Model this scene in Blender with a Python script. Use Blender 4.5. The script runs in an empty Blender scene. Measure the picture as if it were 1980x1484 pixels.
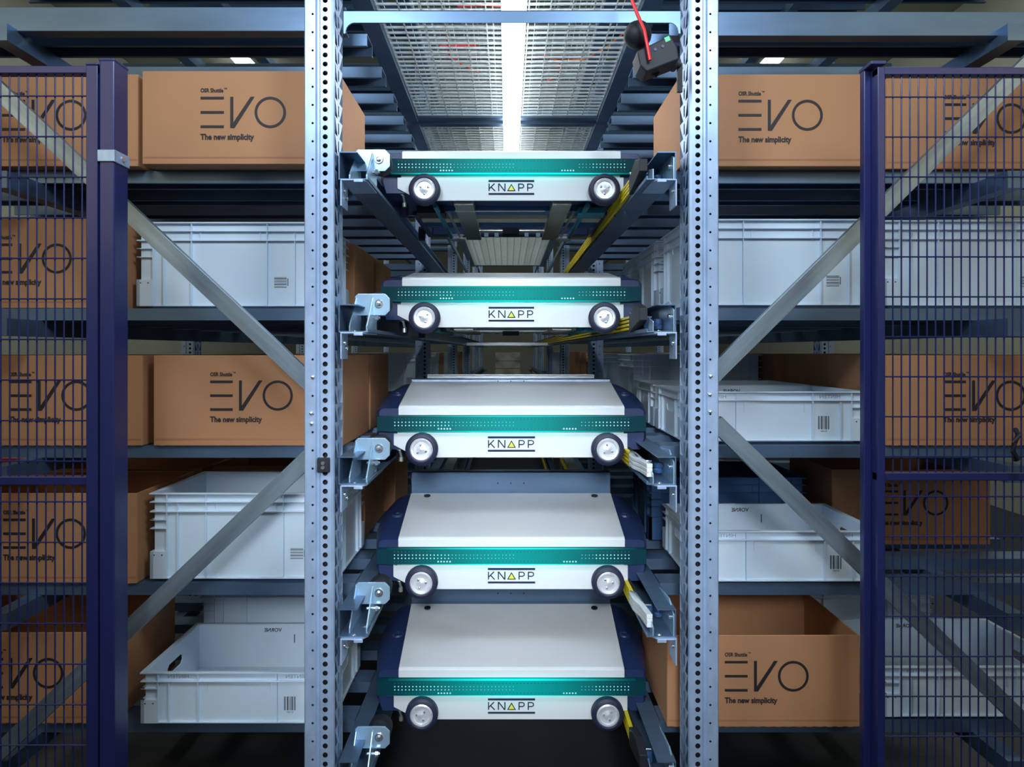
import bpy, math, random
from mathutils import Vector, Matrix
random.seed(7)
C = bpy.context.scene.collection
PI = math.pi
# ---------------------------------------------------------------- camera, world, lights
F = 1344.0                      # focal length in pixels of the 1980 wide frame
HC = 1.6                        # camera height
cam_d = bpy.data.cameras.new('camera'); cam = bpy.data.objects.new('camera', cam_d); C.objects.link(cam)
cam.location = (0, 0, HC); cam.rotation_euler = (PI/2, 0, 0)
cam_d.sensor_width = 36; cam_d.lens = F/1980*36
cam_d.shift_x = 9/1980; cam_d.shift_y = -64/1980; cam_d.clip_start = .02
bpy.context.scene.camera = cam
vs = bpy.context.scene.view_settings
vs.view_transform = 'Standard'; vs.look = 'None'; vs.gamma = 1; vs.use_curve_mapping = False
vs.exposure = 0.22
w = bpy.data.worlds.new('hall_air'); bpy.context.scene.world = w; w.use_nodes = True
w.node_tree.nodes['Background'].inputs[0].default_value = (.50, .60, .72, 1)
w.node_tree.nodes['Background'].inputs[1].default_value = .115

def area(name, loc, target, sx, sy, power, col, spread=180):
    d = bpy.data.lights.new(name, 'AREA'); d.shape = 'RECTANGLE'; d.size = sx; d.size_y = sy
    d.energy = power; d.color = col; d.spread = math.radians(spread)
    o = bpy.data.objects.new(name, d); C.objects.link(o); o.location = loc
    v = Vector(target) - Vector(loc); o.rotation_euler = v.to_track_quat('-Z', 'Y').to_euler()
    return o
area('hall_lamp_front_left', (-.6, .62, 2.95), (0, 2.3, 1.75), .5, .5, 17, (.72, .86, 1))
area('hall_lamp_front_right', (.6, .62, 2.95), (0, 2.3, 1.75), .5, .5, 17, (.72, .86, 1))
area('fill_light_low', (0.0, -1.2, 2.3), (0, 2.3, .95), .5, .5, 4.6, (.84, .92, 1), 34)  # added narrow fill to brighten the lower shuttles, not a lamp of the hall
area('fill_light_side_left', (-2.7, -.5, 3.0), (-1.6, 2.2, 1.0), 1.8, 1.8, 8, (1, .84, .48), 120)  # unseen warm fill, added to tint the cartons behind the left fence
area('fill_light_side_right', (2.7, -.5, 3.0), (1.6, 2.2, 1.0), 1.8, 1.8, 7, (1, .86, .52), 120)  # warm light added out of view so the right edge looks yellower than the centre
area('aisle_lamp_left', (-2.9, 4.6, 4.6), (-2.2, 4.6, 0), .5, 5, 30, (.95, 1, .62))
area('aisle_lamp_right', (2.9, 4.6, 4.6), (2.2, 4.6, 0), .5, 5, 38, (.86, 1, .80))
area('fill_light_deep', (0, 9.0, 4.4), (0, 9, 0), .4, 8, 20, (.85, .95, 1))  # added downlight that lightens the background, no fixture here

# ---------------------------------------------------------------- materials
def mat(name, col, rough=.5, metal=0, var=0, scale=8, stretch=(1,1,1), bump=0, emit=None, estr=0, coat=0, trans=0):
    m = bpy.data.materials.new(name); m.use_nodes = True
    nt = m.node_tree; N = nt.nodes; L = nt.links; b = N['Principled BSDF']
    b.inputs['Base Color'].default_value = (*col, 1); b.inputs['Roughness'].default_value = rough
    b.inputs['Metallic'].default_value = metal
    if coat: b.inputs['Coat Weight'].default_value = coat; b.inputs['Coat Roughness'].default_value = .12
    if emit: b.inputs['Emission Color'].default_value = (*emit, 1); b.inputs['Emission Strength'].default_value = estr
    if trans: b.inputs['Subsurface Weight'].default_value = trans; b.inputs['Subsurface Scale'].default_value = .02
    if var or bump:
        tc = N.new('ShaderNodeTexCoord'); mp = N.new('ShaderNodeMapping'); mp.inputs['Scale'].default_value = stretch
        nz = N.new('ShaderNodeTexNoise'); nz.inputs['Scale'].default_value = scale; nz.inputs['Detail'].default_value = 5
        L.new(tc.outputs['Object'], mp.inputs[0]); L.new(mp.outputs[0], nz.inputs['Vector'])
        rp = N.new('ShaderNodeValToRGB')
        rp.color_ramp.elements[0].position = .3; rp.color_ramp.elements[1].position = .7
        rp.color_ramp.elements[0].color = (*[c*(1-var) for c in col], 1)
        rp.color_ramp.elements[1].color = (*[min(1, c*(1+var)) for c in col], 1)
        L.new(nz.outputs['Fac'], rp.inputs[0]); L.new(rp.outputs[0], b.inputs['Base Color'])
        if bump:
            bp = N.new('ShaderNodeBump'); bp.inputs['Strength'].default_value = bump; bp.inputs['Distance'].default_value = .002
            L.new(nz.outputs['Fac'], bp.inputs['Height']); L.new(bp.outputs[0], b.inputs['Normal'])
    return m
M = {}
M['galv'] = mat('galvanized_steel', (.40, .53, .75), .38, .4, .12, 30, (1, 1, .5), .05)
M['galv_dark'] = mat('shelf_steel', (.13, .21, .33), .38, .6, .14, 14, (.3, 1, 1), .04)
M['brace'] = mat('brace_steel', (.27, .34, .40), .36, .55, .26, 30, (.12, 1, 1), .05)
M['zinc'] = mat('zinc_plate', (.48, .70, .90), .25, .6, .12, 12)
M['bolt'] = mat('bolt_steel', (.75, .8, .85), .2, .9)
M['grate'] = mat('grating_steel', (.82, .88, .88), .4, .3, .08, 30)
M['card'] = mat('cardboard', (.50, .245, .12), .75, 0, .05, 5, (1, 1, 1), .03)
M['card_in'] = mat('cardboard_red', (.40, .165, .09), .8, 0, .05, 5)
M['ink'] = mat('black_ink', (.022, .018, .022), .6)
M['tote'] = mat('white_plastic', (.70, .82, .95), .38, 0, .03, 3, trans=.08)
M['tote_blue'] = mat('blue_plastic', (.035, .10, .24), .4)
M['tote_red'] = mat('red_plastic', (.5, .015, .01), .4)
M['navy'] = mat('navy_powder_coat', (.018, .024, .12), .34, 0, .06, 40, coat=.1)
M['navy_cap'] = mat('navy_plastic_cap', (.04, .045, .15), .5)
M['white'] = mat('white_enamel', (.72, .745, .77), .3, coat=.2)
M['shell'] = mat('shuttle_shell', (.014, .030, .105), .42, 0, .1, 6)
M['tyre'] = mat('rubber_tyre', (.015, .018, .05), .55)
M['rim'] = mat('brushed_rim', (.80, .82, .88), .36, .45, .1, 60)
M['rubber'] = mat('black_rubber', (.008, .009, .016), .6)
M['yellow'] = mat('busbar_yellow', (.72, .56, .01), .4, 0, .05, 20)
M['yellow_mark'] = mat('logo_yellow', (.80, .78, .06), .5)
M['logo_navy'] = mat('logo_navy', (.004, .012, .05), .8)
M['red'] = mat('red_cable', (.75, .008, .015), .4)
M['orange'] = mat('orange_cable', (.8, .16, .03), .5)
M['teal_box'] = mat('teal_plastic', (.01, .18, .24), .4)
M['alu'] = mat('aluminium', (.42, .46, .42), .35, .7, .1, 20)
M['cream'] = mat('cream_panel', (.40, .41, .32), .8, 0, .05, 2)
M['green'] = mat('green_led', (.02, .3, .1), .4, emit=(.05, .8, .35), estr=.4)
M['floor'] = mat('dark_floor', (.022, .025, .036), .55, 0, .2, 5)
M['tube'] = mat('lit_tube', (1, 1, 1), .5, emit=(.93, .97, 1), estr=15)
M['dot'] = mat('led_dot', (.3, .7, .7), .4, emit=(.30, .85, .85), estr=.22)
M['dot_dim'] = mat('perforation', (.002, .10, .11), .6, emit=(.02, .30, .30), estr=.06)
# light band: LEDs strongest in the middle of the band
def band_mat(name, k):
    m = mat(name, (.0, .022, .04), .6)
    m.node_tree.nodes['Principled BSDF'].inputs['Specular IOR Level'].default_value = .15
    nt = m.node_tree; N = nt.nodes; L = nt.links; b = N['Principled BSDF']
    tc = N.new('ShaderNodeTexCoord'); sp = N.new('ShaderNodeSeparateXYZ'); ab = N.new('ShaderNodeMath'); ab.operation = 'ABSOLUTE'
    mr = N.new('ShaderNodeMapRange'); mr.inputs[1].default_value = 0; mr.inputs[2].default_value = .41
    mr.inputs[3].default_value = .72*k; mr.inputs[4].default_value = .03*k; mr.interpolation_type = 'SMOOTHSTEP'
    L.new(tc.outputs['Object'], sp.inputs[0]); L.new(sp.outputs[0], ab.inputs[0]); L.new(ab.outputs[0], mr.inputs[0])
    b.inputs['Emission Color'].default_value = (.0, .40, .37, 1); L.new(mr.outputs[0], b.inputs['Emission Strength'])
    return m
M['band'] = band_mat('teal_light_band', 1); M['band_edge'] = band_mat('teal_light_edge', 3); M['band_low'] = band_mat('teal_light_lower_edge', 9)

# ---------------------------------------------------------------- mesh builder
class MB:
    def __init__(s): s.v = []; s.f = []; s.m = []
    def add(s, vs_, fs, mi=0):
        o = len(s.v); s.v += [tuple(p) for p in vs_]; s.f += [tuple(i+o for i in f) for f in fs]; s.m += [mi]*len(fs); return s
    def box(s, x0, x1, y0, y1, z0, z1, mi=0):
        return s.add([(x0,y0,z0),(x1,y0,z0),(x1,y1,z0),(x0,y1,z0),(x0,y0,z1),(x1,y0,z1),(x1,y1,z1),(x0,y1,z1)],
            [(0,3,2,1),(4,5,6,7),(0,1,5,4),(1,2,6,5),(2,3,7,6),(3,0,4,7)], mi)
    def prism(s, pts, axis, a, b, mi=0):
        """pts 2d; axis 'x': pts are (y,z); 'y': (x,z); 'z': (x,y)"""
        n = len(pts)
        def P(p, t): return (t,p[0],p[1]) if axis=='x' else ((p[0],t,p[1]) if axis=='y' else (p[0],p[1],t))
        v = [P(p,a) for p in pts]+[P(p,b) for p in pts]
        f = [(i,(i+1)%n,n+(i+1)%n,n+i) for i in range(n)]+[tuple(range(n-1,-1,-1)), tuple(range(n,2*n))]
        return s.add(v, f, mi)
    def cyl(s, c, axis, r, h, n=20, r2=None, mi=0):
        """from c along axis by h"""
        if r2 is None: r2 = r
        c = Vector(c); a = Vector(axis).normalized(); u = a.orthogonal().normalized(); w_ = a.cross(u)
        v = []
        for rr, t in ((r,0),(r2,h)):
            for i in range(n):
                q = 2*PI*i/n; v.append(c+a*t+u*math.cos(q)*rr+w_*math.sin(q)*rr)
        f = [(i,(i+1)%n,n+(i+1)%n,n+i) for i in range(n)]+[tuple(range(n-1,-1,-1)), tuple(range(n,2*n))]
        return s.add(v, f, mi)
    def lathe(s, c, axis, prof, n=32, mi=0):
        c = Vector(c); a = Vector(axis).normalized(); u = a.orthogonal().normalized(); w_ = a.cross(u)
        v = []; k = len(prof)
        for (r,t) in prof:
            for i in range(n):
                q = 2*PI*i/n; v.append(c+a*t+(u*math.cos(q)+w_*math.sin(q))*max(r,1e-5))
        f = [(j*n+i, j*n+(i+1)%n, (j+1)*n+(i+1)%n, (j+1)*n+i) for j in range(k-1) for i in range(n)]
        f.append(tuple(range(n-1,-1,-1))); f.append(tuple((k-1)*n+i for i in range(n)))
        return s.add(v, f, mi)
    def tube(s, pts, r, n=8, mi=0):
        pts = [Vector(p) for p in pts]; v = []; k = len(pts)
        for j, p in enumerate(pts):
            d = (pts[min(j+1,k-1)]-pts[max(j-1,0)]).normalized(); u = d.cross(Vector((.13,.31,.94))).normalized(); w_ = d.cross(u)
            for i in range(n):
                q = 2*PI*i/n; v.append(p+u*math.cos(q)*r+w_*math.sin(q)*r)
        f = [(j*n+i, j*n+(i+1)%n, (j+1)*n+(i+1)%n, (j+1)*n+i) for j in range(k-1) for i in range(n)]
        f.append(tuple(range(n-1,-1,-1))); f.append(tuple((k-1)*n+i for i in range(n)))
        return s.add(v, f, mi)
    def holed(s, rect, hole, plane, t, th=0, mi=0):
        """plate with a hole; rect (a0,a1,b0,b1), hole list of 2d points; plane 'xz' at y=t or 'yz' at x=t; th thickness"""
        a0,a1,b0,b1 = rect; n = len(hole); ca = sum(p[0] for p in hole)/n; cb = sum(p[1] for p in hole)/n
        def proj(p):
            dx, dy = p[0]-ca, p[1]-cb
            k = min([((a1-ca)/dx if dx>0 else (a0-ca)/dx) if abs(dx)>1e-9 else 1e9, ((b1-cb)/dy if dy>0 else (b0-cb)/dy) if abs(dy)>1e-9 else 1e9])
            return (ca+dx*k, cb+dy*k)
        # add the corner directions
        ang = lambda p: math.atan2(p[1]-cb, p[0]-ca)
        hp = [(p, proj(p)) for p in hole]
        for cx, cy in ((a0,b0),(a0,b1),(a1,b0),(a1,b1)):
            th_ = math.atan2(cy-cb, cx-ca)
            i = min(range(n), key=lambda i: abs(math.atan2(math.sin(ang(hole[i])-th_), math.cos(ang(hole[i])-th_))))
            hp[i] = (hole[i], (cx,cy))
        def P(p, q): return (p[0],q,p[1]) if plane=='xz' else (q,p[0],p[1])
        v = [P(h,t) for h,_ in hp]+[P(o,t) for _,o in hp]
        f = [(i,(i+1)%n,n+(i+1)%n,n+i) for i in range(n)]
        if th:
            v += [P(h,t+th) for h,_ in hp]+[P(o,t+th) for _,o in hp]
            f += [(3*n+i,3*n+(i+1)%n,2*n+(i+1)%n,2*n+i) for i in range(n)]
            f += [(i,2*n+i,2*n+(i+1)%n,(i+1)%n) for i in range(n)]
            f += [(n+i,n+(i+1)%n,3*n+(i+1)%n,3*n+i) for i in range(n)]
        return s.add(v, f, mi)
    def build(s, name, mats, parent=None, loc=(0,0,0), bevel=0, smooth=False):
        me = bpy.data.meshes.new(name); me.from_pydata(s.v, [], s.f)
        if not isinstance(mats, (list, tuple)): mats = [mats]
        for m in mats: me.materials.append(M[m] if isinstance(m, str) else m)
        for p, mi in zip(me.polygons, s.m): p.material_index = mi
        me.update()
        import bmesh
        bm = bmesh.new(); bm.from_mesh(me); bmesh.ops.recalc_face_normals(bm, faces=bm.faces); bm.to_mesh(me); bm.free()
        o = bpy.data.objects.new(name, me); C.objects.link(o)
        if parent: o.parent = parent
        o.location = loc
        if bevel:
            b = o.modifiers.new('bevel', 'BEVEL'); b.width = bevel; b.segments = 2; b.limit_method = 'ANGLE'; b.angle_limit = .6
        if smooth:
            for p in me.polygons: p.use_smooth = True
            try: me.set_sharp_from_angle(angle=math.radians(40))
            except Exception: pass
        return o
def thing(name, label, cat, loc=(0,0,0), group=None):
    o = bpy.data.objects.new(name, None); C.objects.link(o); o.location = loc; o.empty_display_size = .05
    o['label'] = label; o['category'] = cat
    if group: o['group'] = group
    return o
def tag(o, label, cat, group=None, kind=None):
    o['label'] = label; o['category'] = cat
    if group: o['group'] = group
    if kind: o['kind'] = kind
    return o
def struct(o): o['kind'] = 'structure'; return o
def dup(root, loc=None, label=None, group=None):
    def cp(o, parent):
        c = o.copy(); C.objects.link(c)
        if parent: c.parent = parent
        for ch in list(o.children): cp(ch, c)
        return c
    r = cp(root, None)
    if loc is not None: r.location = loc
    if label: r['label'] = label
    if group: r['group'] = group
    return r
def px(x, D): return (x-981)*D/F
def pz(y, D): return HC-(y-678)*D/F
_tc = {}
def text_geo(s, size, sx=1, offset=0):
    """filled letters as vertices (x,z) and faces, left baseline at 0,0"""
    key = (s, size, sx, offset)
    if key in _tc: return _tc[key]
    cu = bpy.data.curves.new('t', 'FONT'); cu.body = s; cu.size = size; cu.offset = offset; cu.resolution_u = 3
    o = bpy.data.objects.new('t', cu); C.objects.link(o); bpy.context.view_layer.update()
    me = bpy.data.meshes.new_from_object(o.evaluated_get(bpy.context.evaluated_depsgraph_get()))
    r = ([(v.co.x*sx, v.co.y) for v in me.vertices], [tuple(p.vertices) for p in me.polygons])
    bpy.data.objects.remove(o); bpy.data.curves.remove(cu); bpy.data.meshes.remove(me)
    _tc[key] = r; return r
def put_text(mb, s, size, x, z, y, sx=1, mirror=False, width=None, offset=0, mi=0):
    v, f = text_geo(s, size, sx, offset)
    wd = max(p[0] for p in v)
    k = (width/wd) if width else 1
    mb.add([((x+wd*k-p[0]*k) if mirror else (x+p[0]*k), y, z+p[1]) for p in v], f, mi)
def stroke(mb, p, q, wd, y, mi=0):
    p = Vector(p); q = Vector(q); d = (q-p).normalized(); n = Vector((-d.y, d.x))*wd/2
    mb.add([(a.x, y, a.y) for a in (p+n, q+n, q-n, p-n)], [(0,1,2,3)], mi)

# ---------------------------------------------------------------- setting
mb = MB(); mb.box(-6, 6, -3, 18, -.05, 0); struct(mb.build('floor', 'floor'))
mb = MB(); mb.box(-6, 6, 1.2, 18, 5.4, 5.5); struct(mb.build('ceiling', 'cream'))
mb = MB(); mb.box(-6, 6, 18, 18.1, 0, 5.4); struct(mb.build('wall_back', 'cream'))
mb = MB(); mb.box(-5.1, -5, 1.2, 18, 0, 5.4); struct(mb.build('wall_left', 'cream'))
mb = MB(); mb.box(5, 5.1, 1.2, 18, 0, 5.4); struct(mb.build('wall_right', 'cream'))

# ---------------------------------------------------------------- levels
ZF = {k: HC+.555-.425*(k-1) for k in range(-2, 6)}      # shelf surface heights, level 1..5 in view, 0.. above
ORD = {-2: 'third level above the cartons', -1: 'second level above the cartons', 0: 'level just above the top cartons', 1: 'topmost carton level', 2: 'second loaded level from top',
       3: 'middle loaded level', 4: 'second loaded level from bottom', 5: 'lowest loaded level'}
# ---------------------------------------------------------------- uprights
def circ(cx, cz, r, n=12): return [(cx+r*math.cos(2*PI*i/n+.26), cz+r*math.sin(2*PI*i/n+.26)) for i in range(n)]
def upright_mesh(sgn, H=3.5):
    """local x: 0 at the outer edge of the front face going towards the aisle (times sgn)"""
    mb = MB(); X = lambda a: a*sgn
    def strip(a0, a1, y, pitch, r, hx):
        n = int(H/pitch)
        for i in range(n):
            z0 = i*pitch
            mb.holed((min(X(a0),X(a1)), max(X(a0),X(a1)), z0, z0+pitch), circ(X(hx), z0+pitch/2, r), 'xz', y)
    strip(0.003, .031, 0, .05, .0032, .0235)
    # groove
    for (a0,y0),(a1,y1) in (((.031,0),(.035,.006)), ((.035,.006),(.041,.006)), ((.041,.006),(.045,0))):
        mb.add([(X(a0),y0,0),(X(a1),y1,0),(X(a1),y1,H),(X(a0),y0,H)], [(0,1,2,3)])
    strip(.045, .074, 0, .025, .0072, .058)
    for (a0,y0),(a1,y1) in (((.074,0),(.080,.004)), ((.080,.004),(.082,.012)), ((0.003,0),(0,.003)), ((0,.003),(0,.1)), ((0,.1),(.082,.1))):
        mb.add([(X(a0),y0,0),(X(a1),y1,0),(X(a1),y1,H),(X(a0),y0,H)], [(0,1,2,3)])
    # side web towards the aisle with slots
    n = int(H/.05)
    for i in range(n):
        z0 = i*.05
        sl = [(.052-.006, z0+.012),(.052, z0+.008),(.052+.006, z0+.012),(.052+.006, z0+.025),(.052+.006, z0+.038),(.052, z0+.042),(.052-.006, z0+.038),(.052-.006,z0+.025)]
        mb.holed((.012, .1, z0, z0+.05), sl, 'yz', X(.082))
    return mb
up_l = upright_mesh(1); up_r = upright_mesh(-1)
XU = .5225        # outer edge of front face of the aisle uprights
def foot(mb, sgn): mb.box(min(sgn*-.02,sgn*.10), max(sgn*-.02,sgn*.10), -.02, .12, 0, .008)
ys = [1.91]+[1.91+2.3*k for k in range(1, 6)]
protos = {}
for side, sgn, m_ in (('left', 1, up_l), ('right', -1, up_r)):
    x0 = px(588,1.91) if side=='left' else px(1390,1.91)
    t = thing('rack_upright', 'near perforated galvanized upright on the %s of the shuttle stack' % side, 'rack upright', (x0, 1.91, 0))
    m_.build('perforated_post', 'galv', t, smooth=False)
    f = MB(); f.box(min(sgn*.043,sgn*.076), max(sgn*.043,sgn*.076), .020, .022, 0, 3.5); f.box(min(sgn*.012,sgn*.030), max(sgn*.012,sgn*.030), .014, .016, 0, 3.5); f.build('hole_shade', 'rubber', t)  # dark sheets added to stand in for shade inside the post holes
    f = MB(); foot(f, sgn); f.build('foot_plate', 'galv', t)
    protos[side] = t
    # screws where braces meet the post
    for (sx, sy) in (((604,730),(601,800),(602,820)) if side=='left' else ((1375,728),(1373,764),(1374,797))):
        b = MB(); b.lathe((px(sx,1.905)-x0, -.006, pz(sy,1.905)), (0,1,0), [(.001,0),(.0045,.0015),(.006,.006)], 16)
        b.build('screw', 'bolt', t, smooth=True)
    for k, y in enumerate(ys):
        if k:
            c = t.copy(); C.objects.link(c); c.location.y = y
            c['label'] = 'perforated upright %s on the %s side of the aisle' % (['','one bay behind the near one','two bays deep','three bays deep','four bays deep','five bays deep'][k], side)
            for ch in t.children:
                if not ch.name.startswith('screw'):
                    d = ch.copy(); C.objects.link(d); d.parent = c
        if k < 5:
            c = bpy.data.objects.new('rack_upright', None); C.objects.link(c); c.location = ((-1.98 if side=='left' else 1.98), y, 0)
            if k == 0: c.location.x = -1.9 if side=='left' else 1.9
            tag(c, 'outer %s upright at the back edge of the racking, %s' % (side, ['nearest bay','second bay','third bay','fourth bay','fifth bay'][k]), 'rack upright')
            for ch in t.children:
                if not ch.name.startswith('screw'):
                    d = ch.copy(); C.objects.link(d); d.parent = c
# ---------------------------------------------------------------- diagonal braces
def brace(p, q, label, wv=44, D=1.945):
    a = Vector((px(p[0],D), pz(p[1],D))); b = Vector((px(q[0],D), pz(q[1],D)))
    d = (b-a); L_ = d.length; ang = math.atan2(d.y, d.x); W = .046
    mb = MB(); mb.prism([(0,0),(0,W),(.024,W),(.024,W-.009),(.0225,W-.009),(.0225,W-.0018),(.0018,W-.0018),(.0018,.0018),(.0225,.0018),(.0225,.009),(.024,.009),(.024,0)], 'x', 0, L_)
    o = mb.build('diagonal_brace', 'brace', bevel=.0006)
    o.location = (a.x, D, a.y); o.rotation_euler = (0, -ang, 0)
    return tag(o, label, 'rack brace', 'diagonal braces of the near rack frames')
# lower-edge start points
brace((-160,50), (589,755), 'galvanized diagonal brace falling from top left to the left upright')
brace((589,870), (-160,1583), 'galvanized diagonal brace rising from bottom left to the left upright')
brace((1391,738.2), (2140,-3), 'galvanized diagonal brace rising from the right upright to top right')
brace((1374,829), (2140,1575), 'galvanized diagonal brace falling from the right upright to bottom right')
# ---------------------------------------------------------------- shelves: slats on rails
YS = [2.15+.25*i for i in range(8)]
YS2 = [4.45+.42*i for i in range(14)]
def slat_mb(x0, x1, w_=.09, h=.037):
    mb = MB(); t = .002
    pts = [(0,-h),(0,0),(w_,0),(w_,-h),(w_-.012,-h),(w_-.012,-h+t),(w_-t,-h+t),(w_-t,-t),(t,-t),(t,-h+t),(.012,-h+t),(.012,-h)]
    mb.prism(pts, 'x', x0, x1); return mb
slat_me = {}
for side, sg in (('left',-1),('right',1)):
    a, b = sorted((sg*.472, sg*1.88))
    s0 = slat_mb(a, b).build('slat', 'galv_dark'); slat_me[side] = s0.data; bpy.data.objects.remove(s0)
    a, b = sorted((sg*.434, sg*1.88)); s0 = slat_mb(a, b).build('slat', 'galv_dark'); slat_me[side+'0'] = s0.data; bpy.data.objects.remove(s0)
for lev in range(-2, 6):
    for side, sg in (('left',-1),('right',1)):
        zf = ZF[lev]
        t = thing('rack_shelf', 'open steel slat shelf of the %s rack, %s' % (side, ORD[lev]), 'rack shelf', (0, 2.15, zf), 'slat shelves of the racking')
        yy = YS + (YS2 if lev in (2,3,4) else YS2[:6])
        for y in yy:
            o = bpy.data.objects.new('slat', slat_me[side+('0' if lev == 0 and y < 4.1 else '')]); C.objects.link(o); o.parent = t; o.location = (0, y-2.15, 0)
        # aisle rail, C section open to the aisle, bottom flange is the running surface
        xo, xi = (.470, .388) if lev > 0 else (.490, .4725); zb = -.079
        pts = [(xo,zb),(xi,zb),(xi,zb+.010),(xi+.003,zb+.010),(xi+.003,zb+.003),(xo-.003,zb+.003),(xo-.003,-.004),(xi+.03,-.004),(xi+.03,-.001),(xo,-.001)]
        if lev <= 0: pts = [(xo,-.075),(xi,-.075),(xi,-.038),(xo,-.038)]
        m_ = MB(); m_.prism([(sg*p[0],p[1]) for p in pts], 'y', (1.935-2.15) if lev > 0 else 2.0, 13.5-2.15); m_.build('running_rail', 'galv_dark', t)
        m_ = MB(); a, b = sorted((sg*1.44, sg*1.49)); m_.box(a, b, 2.0-2.15, 11-2.15, -.037-.05, -.0375); m_.build('support_beam', 'galv_dark', t)
        if lev == 0:
            a, b = sorted((sg*.475, sg*1.9))
            m_ = MB(); z0, z1 = (pz(63,2.05), pz(17,2.05)) if side=='left' else (pz(72,2.05), pz(26,2.05))
            m_.prism([(2.04,z0),(2.04,z1),(2.085,z1),(2.085,z1-.01),(2.043,z1-.003),(2.043,z0+.003),(2.085,z0+.003),(2.085,z0)], 'x', a, b)
            tag(m_.build('front_beam', 'galv_dark', bevel=.001), 'wide galvanized cross beam above the %s top cartons' % side, 'rack beam')
# header between the uprights
mb = MB(); D = 1.93
z0, z1 = pz(44,D), pz(20,D); xl, xr = px(664,D), px(1316,D)
mb.box(xl, xr, D, D+.004, z0, z1); mb.box(xl, xr, D, D+.05, z1-.003, z1)
for sx in (xl, xr):
    s_ = 1 if sx < 0 else -1
    pts = [(sx, z0)] + [(sx+s_*.03*(1-math.sin(q*PI/16)), z0-.03*(1-math.cos(q*PI/16))) for q in range(9)] 
    mb.prism([(sx,z0+.001),(sx+s_*.03,z0+.001)]+[(sx+s_*(.03-.025*math.sin(q*PI/12)), z0-.03+.03*math.cos(q*PI/12)) for q in range(7)]+[(sx,z0-.03)], 'y', D, D+.004)
tag(mb.build('header_beam', 'galv_dark', bevel=.001), 'galvanized header beam joining the two near uprights under the grating', 'rack beam')
# ---------------------------------------------------------------- cardboard cartons
BW, BD, BH = .585, .39, .28
def carton(plain=False):
    r = thing('carton', '', 'carton')
    t = .005; mb = MB()
    mb.box(0, BW, 0, t, .0015, BH); mb.box(0, BW, BD-t, BD, .0015, BH); mb.box(0, t, t, BD-t, .0015, BH); mb.box(BW-t, BW, t, BD-t, .0015, BH)
    mb.box(t, BW-t, t, BD-t, .0015, .0065)
    mb.build('carton_body', 'card', r, bevel=.002)
    m2 = MB(); m2.box(.004, BW-.004, -.0007, .0003, .019, .0202); m2.box(.006, BW-.006, -.0007, .0003, .0225, .0232)
    for i in range(18): m2.box(.02+i*.031, .036+i*.031, -.001, .0003, .0015, .004)
    m2.build('score_line', 'card_in', r)
    if not plain:
        e = MB(); y = -.0012; s = .001548; zt = BH-.055
        X0 = .1745; bw = .0092/1.5
        top = BH-.0775; 
        for k in range(3): e.add([(X0,y,top-k*.0427),(X0+.0695,y,top-k*.0427),(X0+.0695,y,top-k*.0427-.0078),(X0,y,top-k*.0427-.0078)], [(0,1,2,3)])
        bot = top-2*.0427-.0078
        xa = X0+.0887
        e.add([(xa,y,top),(xa+.009,y,top),(xa+.009,y,bot+.016),(xa+.0607,y,top),(xa+.0723,y,top),(xa+.0126,y,bot),(xa,y,bot)], [(0,1,2,6),(2,3,4,5),(2,5,6)])
        cx, cz, ro, ri = X0+.2547-.0467, (top+bot)/2, .0467, .0390
        n = 48; v = [(cx+ro*math.cos(2*PI*i/n), y, cz+ro*math.sin(2*PI*i/n)) for i in range(n)]+[(cx+ri*math.cos(2*PI*i/n), y, cz+ri*math.sin(2*PI*i/n)) for i in range(n)]
        e.add(v, [(i,(i+1)%n,n+(i+1)%n,n+i) for i in range(n)])
        put_text(e, 'OSR Shuttle', .0165, X0, top+.0135, y, width=.068, offset=.0006)
        put_text(e, 'TM', .006, X0+.0695, top+.0225, y, width=.009, offset=.0001)
        put_text(e, 'The new simplicity', .0238, X0, bot-.0345, y, width=.160, offset=.0009)
        e.build('logo_print', 'ink', r)
    return r
c0 = carton(); cp = carton(True)
first = {'n': True, 'p': True}
def put_carton(left_px, D, lev, label, plain=False, group='printed cartons on the rack shelves', x=None, rz=0):
    src, key = (cp,'p') if plain else (c0,'n')
    xx = px(left_px, D) if x is None else x
    loc = (xx, D, ZF[lev])
    if first[key]:
        first[key] = False; r = src; r.location = loc; r['label'] = label; r['group'] = group
    else: r = dup(src, loc, label, group)
    r.rotation_euler.z = rz
    return r
put_carton(275, 2.075, 1, 'brown printed carton on the top left shelf beside the left upright')
put_carton(-110, 2.10, 1, 'brown printed carton on the top left shelf behind the blue mesh', x=-1.7)
put_carton(-128, 2.16, 2, 'brown printed carton behind the blue mesh left of the tall white tote')
put_carton(297, 2.14, 3, 'brown printed carton on the middle left shelf beside the left upright')
put_carton(-92, 2.14, 3, 'brown printed carton on the middle left shelf behind the blue mesh')
put_carton(-103, 2.14, 4, 'open printed carton behind the left mesh, beside the deep white tote')
put_carton(-148, 2.13, 5, 'open printed carton at bottom left partly behind the lower brace')
put_carton(1316, 2.10, 1, 'brown printed carton on the top right shelf beside the right upright')
put_carton(1714, 2.13, 1, 'brown printed carton on the top right shelf behind the mesh')
put_carton(1714, 2.14, 3, 'brown printed carton on the middle right shelf behind the mesh')
put_carton(1290, 2.11, 5, 'open brown carton with printed front at bottom right beside the upright')
put_carton(1609, 2.57, 4, 'shaded printed carton standing deep behind the right mesh, second shelf from bottom')
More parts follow.
